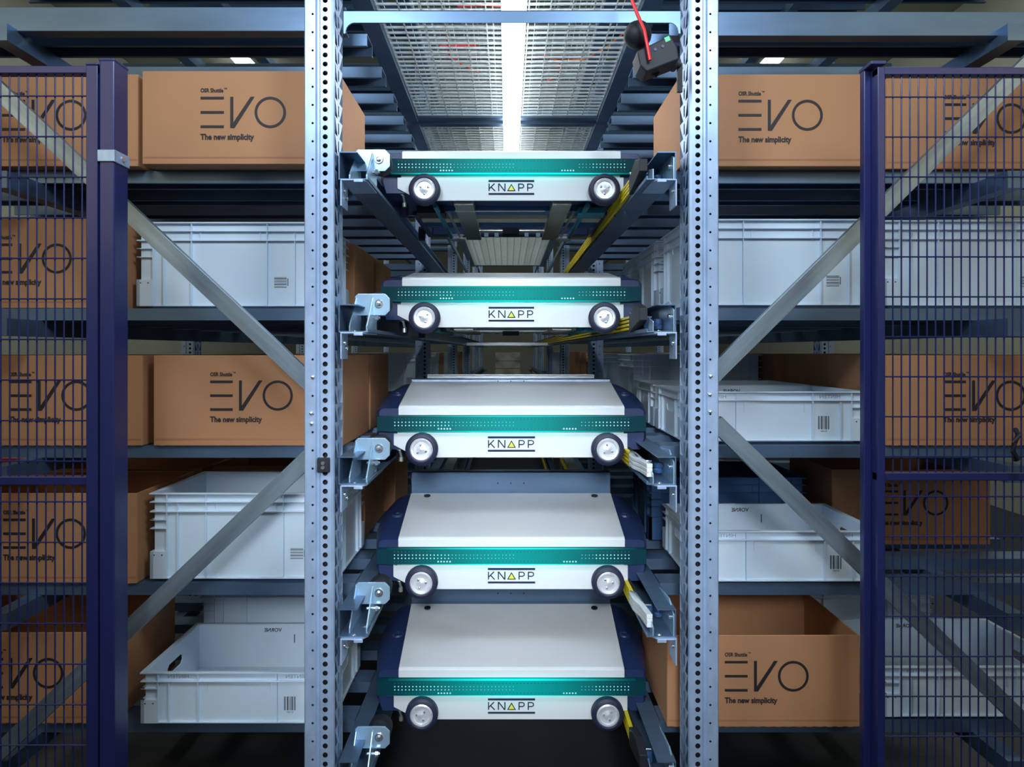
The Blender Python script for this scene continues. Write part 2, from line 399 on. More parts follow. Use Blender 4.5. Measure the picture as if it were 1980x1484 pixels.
# plain sides seen in the rows behind
G2 = 'cartons in the rows behind'
put_carton(0, 2.57, 3, 'carton directly behind the middle left printed carton, facing the aisle', True, G2, x=-.507-BW)
put_carton(0, 2.66, 2, 'reddish brown carton behind the tall white tote on the second left shelf', True, G2, x=-.585-BW+.0)
put_carton(0, 3.10, 2, 'carton two rows behind the tall white tote on the second left shelf', True, G2, x=-.585-BW)
put_carton(0, 2.66, 4, 'carton behind the deep white tote left of the fourth shuttle', True, G2, x=-.545-BW)
put_carton(0, 3.10, 4, 'carton two rows behind the deep white tote on the left', True, G2, x=-.50-BW)
put_carton(1600, 2.58, 3, 'plain pinkish carton behind the shallow white tote, middle right shelf', True, G2)
put_carton(1496, 3.02, 3, 'printed carton two rows behind the shallow white tote, middle right', group=G2)
put_carton(0, 2.58, 4, 'carton behind the open carton of the left mesh, second shelf from bottom', True, G2, x=-1.72)
# ---------------------------------------------------------------- plastic totes
TW, TD = .59, .39
def tote(h, mt='tote', tall=True, text=True):
    r = thing('plastic_tote', '', 'tote'); t = .003; i_ = .012; fz = .010
    mb = MB()
    a0, a1, b0, b1 = i_, TW-i_, i_, TD-i_
    mb.box(a0, a1, b0, b0+t, fz, h-.002); mb.box(a0, a1, b1-t, b1, fz, h-.002)
    # short walls with a hand hole
    hz = h-.062; hl = .052; hh = .016; cy = TD/2
    hole = [(cy-hl,hz-hh*.4),(cy-hl*.8,hz-hh),(cy-hl*.3,hz-hh),(cy+hl*.3,hz-hh),(cy+hl*.8,hz-hh),(cy+hl,hz-hh*.4),(cy+hl,hz+hh*.4),(cy+hl*.8,hz+hh),(cy+hl*.3,hz+hh),(cy-hl*.3,hz+hh),(cy-hl*.8,hz+hh),(cy-hl,hz+hh*.4)]
    mb.holed((b0+t, b1-t, fz, h-.002), hole, 'yz', a0, t); mb.holed((b0+t, b1-t, fz, h-.002), hole, 'yz', a1-t, t)
    mb.box(a0+t, a1-t, b0+t, b1-t, fz, fz+t)
    mb.build('tote_wall', mt, r)
    # rim and flanges
    f = MB()
    def ring(z0, z1, o):   # ring flange protruding to offset o from the outer edge
        f.box(o, TW-o, o, b0, z0, z1); f.box(o, TW-o, b1, TD-o, z0, z1); f.box(o, a0, b0, b1, z0, z1); f.box(a1, TW-o, b0, b1, z0, z1)
    ring(h-.0045, h, 0); ring(h-.030, h-.027, .001)
    if tall: ring(h-.060, h-.056, .0015)
    ring(fz, fz+.004, .004)
    f.build('rim', mt, r, bevel=.0008)
    g = MB()
    top = h-.004
    # corner flanges and corner blocks
    for cx0, cx1 in ((.002,.052),(TW-.052,TW-.002)):
        for yy0, yy1 in ((.002,b0),(b1,TD-.002)):
            for z in ([h-.085, h-.112] if tall else [h-.052]): g.box(cx0, cx1, yy0, yy1, z, z+.0025)
            zt_ = fz+(.085 if tall else .072); g.box(cx0, cx1, yy0, yy1, fz+.001, zt_)
    for yy0, yy1 in ((.002,.052),(TD-.052,TD-.002)):
        for xx0, xx1 in ((.002,a0),(a1,TW-.002)):
            for z in ([h-.085, h-.112] if tall else [h-.052]): g.box(xx0, xx1, yy0, yy1, z, z+.0025)
            g.box(xx0, xx1, yy0, yy1, fz+.001, fz+(.085 if tall else .072))
    # vertical ribs, long and short sides
    for x, dz in ((.053,0),(.087,.03),(.175,0),(TW-.175,0),(TW-.087,.03),(TW-.053,0),(.200,.05),(TW-.200,.05)):
        for yy0, yy1 in ((.0025,b0),(b1,TD-.0025)):
            if dz == .05: g.box(x, x+.0022, yy0+.006 if yy0<.1 else yy0, yy1 if yy0<.1 else yy1-.006, h-.030-.035, h-.03)
            else: g.box(x-.0012, x+.0012, yy0, yy1, fz+.002, top-dz)
    for y, dz in ((.053,0),(.10,.03),(TD-.10,.03),(TD-.053,0)):
        for xx0, xx1 in ((.0025,a0),(a1,TW-.0025)): g.box(xx0, xx1, y-.0012, y+.0012, fz+.002, top-dz)
    g.build('rib_pattern', mt, r)
    b = MB(); b.box(.034, TW-.034, .034, TD-.034, .0008, fz); b.build('base_foot', mt, r, bevel=.003)
    if mt == 'tote':
        p = MB()
        for cx in (.015,.039,TW-.039,TW-.015):
            p.cyl((cx, .0017, fz+(.074 if tall else .061)), (0,1,0), .0022, .001, 10)
        lx = TW-.155; y = b0-.0006
        if tall:
            z = fz+.060
            for k, wd in enumerate((2.2,1.2,3,1.2,2.4,1.2,3.2,1.6)): p.add([(lx,y,z+k*.0045),(lx+.040,y,z+k*.0045),(lx+.040,y,z+k*.0045+wd*.00075),(lx,y,z+k*.0045+wd*.00075)], [(0,1,2,3)])
            for k in range(6): p.add([(lx+.042,y,z+.006+k*.004),(lx+.0455,y,z+.006+k*.004),(lx+.0455,y,z+.0085+k*.004),(lx+.042,y,z+.0085+k*.004)], [(0,1,2,3)])
        else:
            z = fz+.036
            xx = lx
            for wd in (2.4,1.2,3,1.1,1.6,2.8,1.2,2.4): p.add([(xx,y,z),(xx+wd*.0011,y,z),(xx+wd*.0011,y,z+.042),(xx,y,z+.042)], [(0,1,2,3)]); xx += .0045
            put_text(p, '000135', .007, lx+.008, z-.008, y, width=.020)
        p.build('barcode_print', 'ink', r)
        if text:
            q = MB(); put_text(q, 'VORNE', .019, TW*.42, h-.027, b1-t-.0008, mirror=True, width=.062, offset=.0003)
            q.add([(TW*.60,b1-t-.0008,h-.066),(TW*.60+.003,b1-t-.0008,h-.066),(TW*.60+.003,b1-t-.0008,h-.036),(TW*.60,b1-t-.0008,h-.036)], [(0,1,2,3)])
            q.build('vorne_print', 'ink', r)
            q = MB(); put_text(q, 'HINTEN', .016, TW-.150, h-.022, b0-.0008, mirror=True, width=.066)
            put_text(q, 'HINTEN', .016, .02+.06, h-.022, b0-.0008, mirror=True, width=.066)
            q.build('hinten_print', M['grey_ink'], r)
    return r
M['grey_ink'] = mat('faint_ink', (.30, .36, .42), .6)
t_tall = tote(.277, tall=True, text=False); t_low = tote(.166, tall=False); t_blue = tote(.244, 'tote_blue', True, False); 
used = set()
def put_tote(src, x, D, lev, label, group='white totes on the near shelves'):
    loc = (x, D, ZF[lev])
    if src.name not in used:
        used.add(src.name); src.location = loc; src['label'] = label; src['group'] = group; return src
    return dup(src, loc, label, group)
put_tote(t_tall, px(262,2.2), 2.2, 2, 'tall white tote on the second left shelf beside the left upright')
put_tote(t_tall, px(288,2.155), 2.155, 4, 'tall open white tote on the left shelf below the middle carton')
put_tote(t_low, px(270,2.11), 2.11, 5, 'shallow open white tote with barcode at bottom left by the upright')
put_tote(t_tall, px(1329,2.15), 2.15, 2, 'tall white tote on the second right shelf beside the right upright')
put_tote(t_tall, px(1708,2.17), 2.17, 2, 'tall white tote behind the mesh on the second right shelf')
put_tote(t_low, px(1317,2.18), 2.18, 3, 'shallow white tote with barcode on the middle right shelf')
put_tote(t_low, px(1334,2.13), 2.13, 4, 'shallow open white tote on the right shelf crossed by the lower brace')
put_tote(t_low, px(1708,2.148), 2.148, 5, 'shallow open white tote behind the mesh at bottom right')
GB = 'totes in the rows behind'
put_tote(t_tall, .552, 2.58, 2, 'tall white tote behind the near one on the second right shelf', GB)
put_tote(t_tall, .552, 3.01, 2, 'third tall white tote deep on the second right shelf', GB)
put_tote(t_low, .546, 2.61, 3, 'second shallow white tote behind the middle right one', GB)
put_tote(t_tall, .56, 3.14, 3, 'tall white tote with ribs deep on the middle right shelf', GB)
put_tote(t_blue, .53, 2.60, 4, 'dark blue tote behind the shallow white tote under the middle right shelf', GB)
put_tote(t_tall, 1.01, 2.60, 5, 'tall tote in shade behind the bottom right mesh', GB)
put_tote(t_tall, -1.153, 2.60, 5, 'tall tote in shade behind the bottom left shallow tote', GB)

# deep rows along the aisle
GD = 'totes and cartons deep along the aisle'
OW = ['first','second','third','fourth','fifth','sixth','seventh','eighth','ninth','tenth','eleventh','twelfth','thirteenth']
for sg in (-1, 1):
    for lev in (2, 3):
        for i, y in enumerate(YS2[:13]):
            if random.random() < .12 or any(y < yp+.13 and y+.40 > yp-.03 for yp in ys): continue
            x = .552 if sg > 0 else -.552-TW
            sd = 'left' if sg < 0 else 'right'; sh = 'second loaded shelf' if lev == 2 else 'middle shelf'
            if random.random() < .62:
                put_tote(t_tall, x, y, lev, 'small looking tote deep in the aisle, %s place back on the %s %s' % (OW[i], sd, sh), 'totes deep in the aisle')
            else:
                put_carton(0, y, lev, 'small looking carton deep in the aisle, %s place back on the %s %s' % (OW[i], sd, sh), True, 'cartons deep in the aisle', x=x)
# ---------------------------------------------------------------- shuttles
def shuttle(label, D, lev, tall_plate=True):
    zw = ZF[lev]-.079+.003+.0                # running surface
    cx = .0135
    r = thing('shuttle', label, 'shuttle vehicle', (cx, D, zw), 'white storage shuttles stacked in the aisle')
    Z = lambda z3: z3 - (-.369)              # heights taken from the middle shuttle, rail at -.369
    # shell
    secs = []
    def sec(y, zt, hw, rr, zb):
        hl = min(hw, .438); P = [(-hl*.975, zb), (-hl, Z(-.285)), (-hw, Z(-.280))]
        for q in range(0, 7): a = q*PI/12; P.append((-hw+rr*1.25*(1-math.cos(a)), zt-rr+rr*math.sin(a)))
        P += [(-x, z) for x, z in reversed(P)]
        return [(x, y, z) for x, z in P]
    S = [sec(.0, Z(-.187), .430, .014, Z(-.320)), sec(.012, Z(-.183), .440, .02, Z(-.322)), sec(.06, Z(-.1745), .449, .035, Z(-.322)), sec(.18, Z(-.1575), .470, .055, Z(-.322)), sec(.30, Z(-.1395), .476, .066, Z(-.320)), sec(.41, Z(-.126), .462, .068, Z(-.315))]
    n = len(S[0]); v = sum(S, []); f = [(j*n+i, j*n+(i+1)%n, (j+1)*n+(i+1)%n, (j+1)*n+i) for j in range(len(S)-1) for i in range(n) ]
    f = [q for q in f]
    f += [tuple(range(n)), tuple((len(S)-1)*n+i for i in range(n))]
    mb = MB(); mb.add(v, f); mb.build('shell', 'shell', r, smooth=True)
    # recessed lower centre is open below; cover
    mb = MB(); hf, hb = .366, .381
    A = [(-hf,-.010,Z(-.208)),(hf,-.010,Z(-.208)),(hf,-.010,Z(-.183)),(-hf,-.010,Z(-.183)),(-hf,0,Z(-.1775)),(hf,0,Z(-.1775)),(hb,.40,Z(-.1175)),(-hb,.40,Z(-.1175)),(-hb,.40,Z(-.127)),(hb,.40,Z(-.127)),(hf,.003,Z(-.190)),(-hf,.003,Z(-.190)),(hf,.003,Z(-.208)),(-hf,.003,Z(-.208))]
    mb.add(A, [(0,1,2,3),(3,2,5,4),(4,5,6,7),(7,6,9,8),(8,9,10,11),(11,10,12,13),(13,12,1,0),(2,1,12,10,9,6,5),(4,7,8,11,13,0,3)])
    mb.build('top_cover', 'white', r, bevel=.0015)
    for sx in (-.315, .315):
        if lev > 3: mb = MB(); mb.cyl((sx, .365, Z(-.1225)), (0,-.15,1), .012, .004, 16); mb.build('cover_screw', 'rubber', r)
        mb = MB(); mb.lathe((sx*1.27, .20, Z(-.160)), (0,-.15,1), [(.02,0),(.02,.006),(.016,.011),(.009,.012),(.008,.008)], 20); mb.build('cap_knob', 'shell', r, smooth=True)
    # light band
    mb = MB(); mb.box(-.432, .432, -.026, .006, Z(-.2580), Z(-.2110)); band = mb.build('light_band', 'band', r)
    mb = MB(); mb.box(-.40, .40, -.0255, -.011, Z(-.2588), Z(-.2580)); mb.build('lower_light_edge', 'band_low', band)
    mb = MB(); mb.box(-.40, .40, -.0255, -.011, Z(-.2110), Z(-.2102)); mb.build('upper_light_edge', 'band_edge', band)
    d = MB(); d2 = MB()
    for i in range(66):
        x = -.375+i*.01155
        for row in range(4):
            z = Z(-.2185)-row*.0105
            bright = row in (1,2) and (i < 34 or i > 51)
            c = d if bright else d2
            if not bright and 22 < i < 52 and row in (1,2): continue
            rr = (.0023 if (i < 16 or i > 55) else .0013) if bright else .0020
            c.add([(x+rr*math.cos(k*PI/3), -.0265, z+rr*math.sin(k*PI/3)) for k in range(6)], [(0,1,2,3,4,5)])
    for x0 in (-.235, .168):
        for i in range(5): x = x0+i*.0095; d.add([(x+.003*math.cos(k*PI/3), -.0268, Z(-.2500)+.003*math.sin(k*PI/3)) for k in range(6)], [(0,1,2,3,4,5)])
    d.build('bright_led', 'dot', band); d2.build('dim_led', 'dot_dim', band)
    # front plate
    L_, R_ = -.382, .376
    mb = MB(); pts = [(L_+.012,Z(-.260)),(L_+.012,Z(-.268)),(L_,Z(-.268)),(L_,Z(-.305)),(L_+.055,Z(-.334)),(L_+.072,Z(-.3455)),(R_-.04,Z(-.3455)),(R_-.04,Z(-.318)),(R_,Z(-.318)),(R_,Z(-.268)),(R_-.012,Z(-.268)),(R_-.012,Z(-.260))]
    mb.prism(pts, 'y', -.006, .004); fp = mb.build('front_plate', 'white', r, bevel=.001)
    # logo
    lg = MB(); y = -.0068; w_ = .153; x0 = -w_/2; z0 = Z(-.314); H = .0255
    lg.add([(x0,y,z0+H+.0052),(x0+w_,y,z0+H+.0052),(x0+w_,y,z0+H+.0119),(x0,y,z0+H+.0119)], [(0,1,2,3)]); lg.add([(x0,y,z0-.0125),(x0+w_,y,z0-.0125),(x0+w_,y,z0-.0062),(x0,y,z0-.0062)], [(0,1,2,3)])
    s = .0036
    K = x0+.002; stroke(lg,(K,z0),(K,z0+H),s,y); stroke(lg,(K+.001,z0+.0085),(K+.018,z0+H),s,y); stroke(lg,(K+.007,z0+.0135),(K+.020,z0),s,y)
    K = x0+.034; stroke(lg,(K,z0),(K,z0+H),s,y); stroke(lg,(K+.021,z0),(K+.021,z0+H),s,y); stroke(lg,(K+.0005,z0+H),(K+.0205,z0),s,y)
    K = x0+.062; tri = [(K,z0),(K+.029,z0),(K+.0145,z0+H-.001)]
    lg.add([(a,y,b) for a,b in tri], [(0,1,2)])
    for k in (.101, .131):
        K = x0+k; stroke(lg,(K,z0),(K,z0+H),s,y)
        arc = [(K,z0+H-.0018)]+[(K+.0105+.0065*math.sin(q*PI/8), z0+H-.0083+.0065*math.cos(q*PI/8)) for q in range(9)]+[(K,z0+H-.0148)]
        for a, b in zip(arc, arc[1:]): stroke(lg, a, b, s, y)
    lg.build('maker_logo', 'logo_navy', fp)
    ly = MB(); K = x0+.062; cxm, czm = K+.0145, z0+.0083
    ly.add([(cxm+(a-cxm)*.66, y-.0006, czm+(b-czm)*.66) for a,b in [(K,z0),(K+.029,z0),(K+.0145,z0+H-.001)]], [(0,1,2)]); ly.build('logo_triangle', 'yellow_mark', fp)
    # front wheels
    rot = random.random()*2
    for wx in (-.288, .308):
        mb = MB(); mb.lathe((wx, -.044, Z(-.315)), (0,1,0), [(.034,.020),(.036,.003),(.040,.0),(.048,.0015),(.052,.006),(.052,.026),(.047,.030)], 48); ty = mb.build('wheel', 'tyre', r, smooth=True)
        mb = MB(); mb.lathe((wx, -.0455, Z(-.315)), (0,1,0), [(.0255,.006),(.027,.001),(.0325,.0),(.0365,.004),(.0365,.012)], 48); mb.lathe((wx, -.0415, Z(-.315)), (0,1,0), [(.004,0),(.006,.001),(.026,.003)], 32)
        mb.build('rim', 'rim', ty, smooth=True)
        mb = MB()
        for k in range(3):
            a = rot+k*2*PI/3; mb.lathe((wx+.015*math.cos(a), -.044, Z(-.315)+.015*math.sin(a)), (0,1,0), [(.0012,.0015),(.0022,0),(.0035,.0005),(.0038,.003)], 12)
        mb.build('bolt', 'bolt', ty, smooth=True)
        mb = MB(); mb.cyl((wx, -.014, Z(-.315)), (0,1,0), .012, .02, 16); mb.build('axle', 'galv_dark', r)
    mb = MB(); mb.tube([(-.375,.01,Z(-.318)),(-.365,.01,Z(-.325)),(-.36,.02,Z(-.352))], .004); mb.cyl((-.362,.02,Z(-.362)), (0,0,1), .007, .014, 10); mb.build('brush_contact', 'alu', r)
    # chassis behind
    Lr = .82
    for sx in (-1, 1):
        a, b = sorted((sx*.345, sx*.372)); mb = MB(); mb.box(a, b, .30, Lr, Z(-.335), Z(-.235)); mb.build('side_member', 'shell', r, bevel=.002)
        a, b = sorted((sx*.135+.005, sx*.200+.005)); mb = MB(); mb.box(a, b, .03, .78, Z(-.353), Z(-.342)); mb.box(a, a+.003, .03, .78, Z(-.342), Z(-.325)); mb.box(b-.003, b, .03, .78, Z(-.342), Z(-.325)); mb.build('load_arm', 'alu', r)
        mb = MB(); mb.tube([(sx*.262, .05, Z(-.350)), (sx*.258, .76, Z(-.350))], .009, 12); mb.build('guide_rod', 'teal_box', r, smooth=True)
        mb = MB(); mb.tube([(sx*.225, .18, Z(-.348)), (sx*.222, .72, Z(-.348))], .005, 10); mb.build('belt_rod', 'alu', r, smooth=True)
        for yy in (.17, .70):
            mb = MB(); mb.lathe((sx*.372, yy, zw*0+.0315), (sx,0,0), [(.02,0),(.031,.002),(.031,.026),(.02,.028)], 28); mb.build('running_wheel', 'tyre', r, smooth=True)
        mb = MB(); mb.lathe((sx*.235, .74, Z(-.362)), (0,0,1), [(.03,0),(.036,.003),(.036,.010),(.026,.013),(.026,.02),(.034,.024)], 28); mb.build('pulley', 'rim', r, smooth=True)
        mb = MB(); mb.box(sx*.29-.05, sx*.29+.05, .16, .25, Z(-.356), Z(-.332)); mb.build('drive_housing', 'teal_box' if sx>0 else 'rubber', r, bevel=.003)
    mb = MB(); mb.box(-.345, .345, .33, .40, Z(-.345), Z(-.31)); mb.build('cross_member', 'cream', r, bevel=.002)
    mb = MB(); mb.box(-.345, .345, .20, .27, Z(-.34), Z(-.32)); mb.box(-.345, .345, .52, .545, Z(-.34), Z(-.30)); mb.build('cross_bar', 'tote_blue', r, bevel=.002)
    mb = MB(); mb.tube([(-.2,.14,Z(-.35)),(.12,.14,Z(-.35))], .004); mb.tube([(-.14,.6,Z(-.345)),(.14,.6,Z(-.345))], .006); mb.build('cross_rod', 'alu', r)
    mb = MB(); mb.box(-.032, .035, .58, .68, Z(-.357), Z(-.31))
    for k in range(6): mb.box(-.033, .036, .582+k*.016, .588+k*.016, Z(-.359), Z(-.309))
    mb.build('motor', 'rubber', r)
    for bx in (-.105, -.06, .07, .12):
        mb = MB(); mb.box(bx-.009, bx+.009, .69, .71, Z(-.353), Z(-.325)); mb.build('sensor_block', 'zinc', r, bevel=.001)
    mb = MB(); mb.box(-.345, .345, .74, .80, Z(-.338), Z(-.20)); mb.build('rear_housing', 'shell', r, bevel=.004)
    # load deck behind the cover
    hp = .088 if tall_plate else (.020 if lev == 3 else -.02)
    mb = MB(); mb.box(-.381, .381, .415, .419, Z(-.20), Z(-.127)+hp); mb.box(-.381, .381, .415, .47, Z(-.127)+hp-.003, Z(-.127)+hp)
    for k in (-.05, 0, .05):
        mb.cyl((k, .4138, Z(-.127)+hp*.5), (0,1,0), .0028, .001, 8, mi=1)
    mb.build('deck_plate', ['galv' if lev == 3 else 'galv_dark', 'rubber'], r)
    if lev < 3: pass
    elif not tall_plate:
        mb = MB(); mb.box(-.33, .33, .49, .52, Z(-.127)+.028, Z(-.127)+.034); mb.box(-.33,.33,.49,.495,Z(-.2),Z(-.127)+.03); mb.build('deck_edge', 'bolt', r)
    else:
        for sx in (-1, 1):
            mb = MB(); mb.box(sx*.25-.02, sx*.25+.02, .47, .78, Z(-.127)+hp-.012, Z(-.127)+hp-.002); mb.build('deck_rail', 'alu', r)
    return r
SD = {1: 2.335, 2: 2.335, 3: 2.26, 4: 2.253, 5: 2.26}
for lev, lab in ((1,'topmost white shuttle, seen from below, directly under the grating'), (2,'second shuttle from the top with thin grey cover strip'),
                 (3,'third shuttle of the stack, at eye level in the middle'), (4,'fourth shuttle from the top, below the metal plate'), (5,'lowest white shuttle just above the dark floor')):
    shuttle(lab, SD[lev], lev, tall_plate=(lev != 3 and lev > 3))
# ---------------------------------------------------------------- rail end stops and bus bars
for lev in range(1, 6):
    zb = ZF[lev]-.079
    t = thing('end_stop', 'zinc plated end stop bracket left of shuttle, %s' % ORD[lev], 'bracket', (-.45, 1.93, zb), 'left rail end stops')
    def B(name, fn, m_, bev=.001, smooth=False):
        mb = MB(); fn(mb); return mb.build(name, m_, t, bevel=bev, smooth=smooth)
    o = (-.45, 1.93, zb)
    X = lambda x: x-o[0]; Y = lambda y: y-o[1]
    # base plate just under the rail, with bent flange to the post
    B('base_plate', lambda m: (m.prism([(X(-.463),Y(1.925)),(X(-.405),Y(1.925)),(X(-.392),Y(1.945)),(X(-.392),Y(2.09)),(X(-.463),Y(2.09))], 'z', -.0045, -.0005),
        m.box(X(-.463),X(-.459),Y(1.925),Y(2.0),-.075,-.0045), m.box(X(-.425),X(-.40),Y(1.921),Y(1.925),-.010,-.001)), 'galv')
    # face plate
    x0, x1 = X(-.448), X(-.346); z0, z1 = .052, .116; yf = Y(2.045)
    c = .014
    B('face_plate', lambda m: m.prism([(x0,z0),(x1-c,z0),(x1,z0+c),(x1,z1-c),(x1-c,z1),(x0+.008,z1),(x0,z1-.008)], 'y', yf, yf+.005), 'zinc')
    for gx in (-.446, -.398):
        B('gusset', lambda m: m.prism([(Y(2.045),z1-.012),(Y(2.040),z1-.012),(Y(1.955),.018),(Y(1.955),.0005),(Y(2.10),.0005),(Y(2.10),z0+.01),(Y(2.045),z0+.01)], 'x', X(gx), X(gx)+.004), 'zinc')
    B('face_bolt', lambda m: (m.lathe((X(-.378), yf-.010, .086), (0,1,0), [(.004,0),(.007,.001),(.008,.006)], 6), m.lathe((X(-.378), yf-.004, .086), (0,1,0), [(.012,0),(.013,.001),(.013,.004)], 20)), 'bolt', 0)
    for bx, by in ((-.43,1.945),(-.41,2.0)):
        B('base_bolt', lambda m: m.lathe((X(bx), Y(by), -.0005), (0,0,1), [(.009,0),(.008,.003),(.004,.006)], 14), 'bolt', 0, True)
    for bz, by in ((-.03,1.95),(-.045,1.975)):
        B('flange_bolt', lambda m: m.lathe((X(-.458), Y(by), bz), (1,0,0), [(.007,0),(.006,.004),(.003,.006)], 14), 'bolt', 0, True)
    B('adjusting_screw', lambda m: (m.tube([(X(-.41),Y(2.03),.045),(X(-.372),Y(2.03),.045)], .004, 8), m.cyl((X(-.385),Y(2.03),.045),(1,0,0),.008,.008,6), m.cyl((X(-.4),Y(2.03),.045),(1,0,0),.008,.005,6)), 'bolt', 0)
    B('rubber_buffer', lambda m: m.lathe((X(-.382), Y(2.052), .086), (0,1,0), [(.034,0),(.036,.006),(.033,.012),(.036,.018),(.033,.026),(.036,.034),(.034,.06),(.02,.066)], 28), 'rubber', 0, True)
    # right side
    t = thing('rail_bracket', 'zinc plated rail bracket right of shuttle, %s' % ORD[lev], 'bracket', (.45, 1.93, zb), 'right rail brackets')
    o = (.45, 1.93, zb)
    B('base_plate', lambda m: (m.prism([(X(.470),Y(1.925)),(X(.420),Y(1.925)),(X(.405),Y(1.945)),(X(.405),Y(2.09)),(X(.470),Y(2.09))], 'z', -.0045, -.0005),
        m.box(X(.466),X(.470),Y(1.925),Y(2.0),-.075,-.0045), m.box(X(.415),X(.44),Y(1.921),Y(1.925),-.010,-.001)), 'galv')
    B('side_plate', lambda m: (m.prism([(Y(1.935),.0),(Y(1.935),.062),(Y(1.99),.09),(Y(2.12),.078),(Y(2.12),.0)], 'x', X(.462), X(.466)),
        m.prism([(Y(1.935),.0),(Y(1.935),.030),(Y(2.0),.044),(Y(2.0),.0)], 'x', X(.405), X(.408))), 'zinc')
    for bx, by, bz in ((.425,1.945,0),(.415,1.985,0)):
        B('base_bolt', lambda m: m.lathe((X(bx), Y(by), bz), (0,0,1), [(.008,0),(.007,.003),(.004,.006)], 14), 'bolt', 0, True)
    B('side_bolt', lambda m: m.lathe((X(.462), Y(1.97), .045), (-1,0,0), [(.007,0),(.007,.006),(.003,.008)], 12), 'bolt', 0, True)
    B('flange_bolt', lambda m: m.lathe((X(.466), Y(1.95), -.03), (-1,0,0), [(.007,0),(.006,.004),(.003,.006)], 14), 'bolt', 0, True)
    B('bent_arm', lambda m: m.tube([(X(.375),Y(2.12),.064),(X(.388),Y(2.10),.064),(X(.405),Y(2.05),.047),(X(.425),Y(2.05),.047)], .0032, 8), 'bolt', 0, True)
    B('rubber_foot', lambda m: (m.lathe((X(.416),Y(2.05),.012), (0,0,1), [(.012,0),(.014,.01),(.011,.014),(.014,.02),(.012,.03)], 20), m.lathe((X(.447),Y(2.06),.012), (0,0,1), [(.012,0),(.014,.01),(.011,.014),(.014,.02),(.012,.03)], 20)), 'tote_blue', 0, True)
    # bus bar with four yellow conductors
    t = thing('bus_bar', 'yellow four strand conductor rail beside the running rail, %s' % ORD[lev], 'conductor rail', (.392, 2.15, zb+.04), 'yellow conductor rails')
    for k in range(4):
        z = .016-k*.0118; x = -.014
        mb = MB(); mb.prism([(x,z),(x+.012,z),(x+.012,z-.0078),(x,z-.0078)], 'y', 0.0, 8.5); mb.build('conductor', 'yellow', t, bevel=.001)
    mb = MB(); mb.box(.0, .004, 0, 8.5, -.032, .020); mb.build('carrier_strip', 'rubber', t)
    mb = MB()
    if lev >= 3 and lev < 5: 
        for k in range(3):
            z = .014-k*.0125
            P = []
            for (y, xo, hz) in ((.0,-.013,.0115),(-.06,-.013,.0115),(-.11,-.002,.0115),(-.19,.004,.0125)):
                P += [(xo-.003,y,z-hz),(xo+.014,y,z-hz),(xo+.014,y,z),(xo-.003,y,z)]
            f = [(j*4+i, j*4+(i+1)%4, (j+1)*4+(i+1)%4, (j+1)*4+i) for j in range(3) for i in range(4)]+[(3,2,1,0),(12,13,14,15)]
            mb.add(P, f)
        mb.build('end_funnel', 'white', t, bevel=.002)
    else:
        mb.prism([(-.001,.020),(-.10,.046),(-.17,.030),(-.17,-.005),(-.001,-.035)], 'x', -.016, .008) ; mb.build('end_funnel', 'rubber', t, bevel=.002)
# small clip on the left upright
t = thing('reflector_clip', 'small black clip with two shiny screws on the left upright', 'clip', (px(625,1.9), 1.903, pz(900,1.9)))
mb = MB(); mb.box(-.017, .017, -.004, .006, -.02, .02); mb.build('clip_plate', 'rubber', t, bevel=.002)
mb = MB(); mb.cyl((0,-.010,.006),(0,1,0),.005,.006,12); mb.cyl((0,-.010,-.006),(0,1,0),.005,.006,12); mb.build('clip_screw', 'bolt', t)
# ---------------------------------------------------------------- grating walkway and tube light
ZG = HC+1.165
def grating(y0, y1, z, label, hw=.445):
    t = thing('grating', label, 'grating', (0, y0, z))
    mb = MB(); L_ = y1-y0; n = int(L_/.0417)
    for i in range(n+1): y = i*L_/n; mb.box(-hw, hw, y-.0018, y+.0018, 0, .0085)
    mb.build('bearing_bars', 'grate', t)
    mb = MB(); m = 12
    for i in range(m+1): x = -hw+2*hw*i/m; mb.box(x-.0022, x+.0022, 0, L_, .003, .009)
    for i in range(m): x = -hw+2*hw*(i+.33)/m; mb.box(x-.001, x+.001, 0, L_, .009, .013)
    mb.build('cross_bars', 'grate', t)
    for sx in (-1, 1):
        a, b = sorted((sx*(hw+.004), sx*(hw+.070))); mb = MB(); mb.box(a, b, -.05, L_+.05, -.015, .045); mb.build('side_beam', 'galv_dark', t, bevel=.002)
    for y in (-.05, L_+.004):
        mb = MB(); mb.box(-hw-.004, hw+.004, y, y+.045, -.008, .03); mb.build('end_beam', 'galv_dark', t, bevel=.002)
    return t
grating(1.75, 3.45, ZG, 'near steel grating walkway above the top shuttle, lit by the tube')
grating(3.60, 6.2, ZG, 'second grating section behind the near walkway grating')
grating(6.35, 9.5, ZG, 'far grating section glimpsed above the second shuttle')
grating(1.9, 4.6, ZG+.45, 'upper grating seen through the near walkway grating')
t = thing('tube_light', 'bright white strip lamp along the grating above the top shuttle', 'lamp', (.022, 1.98, ZG-.03))
mb = MB(); mb.box(-.042, .042, 0, 2.35, -.006, .012); mb.build('diffuser', 'tube', t, bevel=.004)
mb = MB(); mb.box(-.040, .040, -.004, 2.354, .012, .0295); mb.build('housing', 'grate', t)
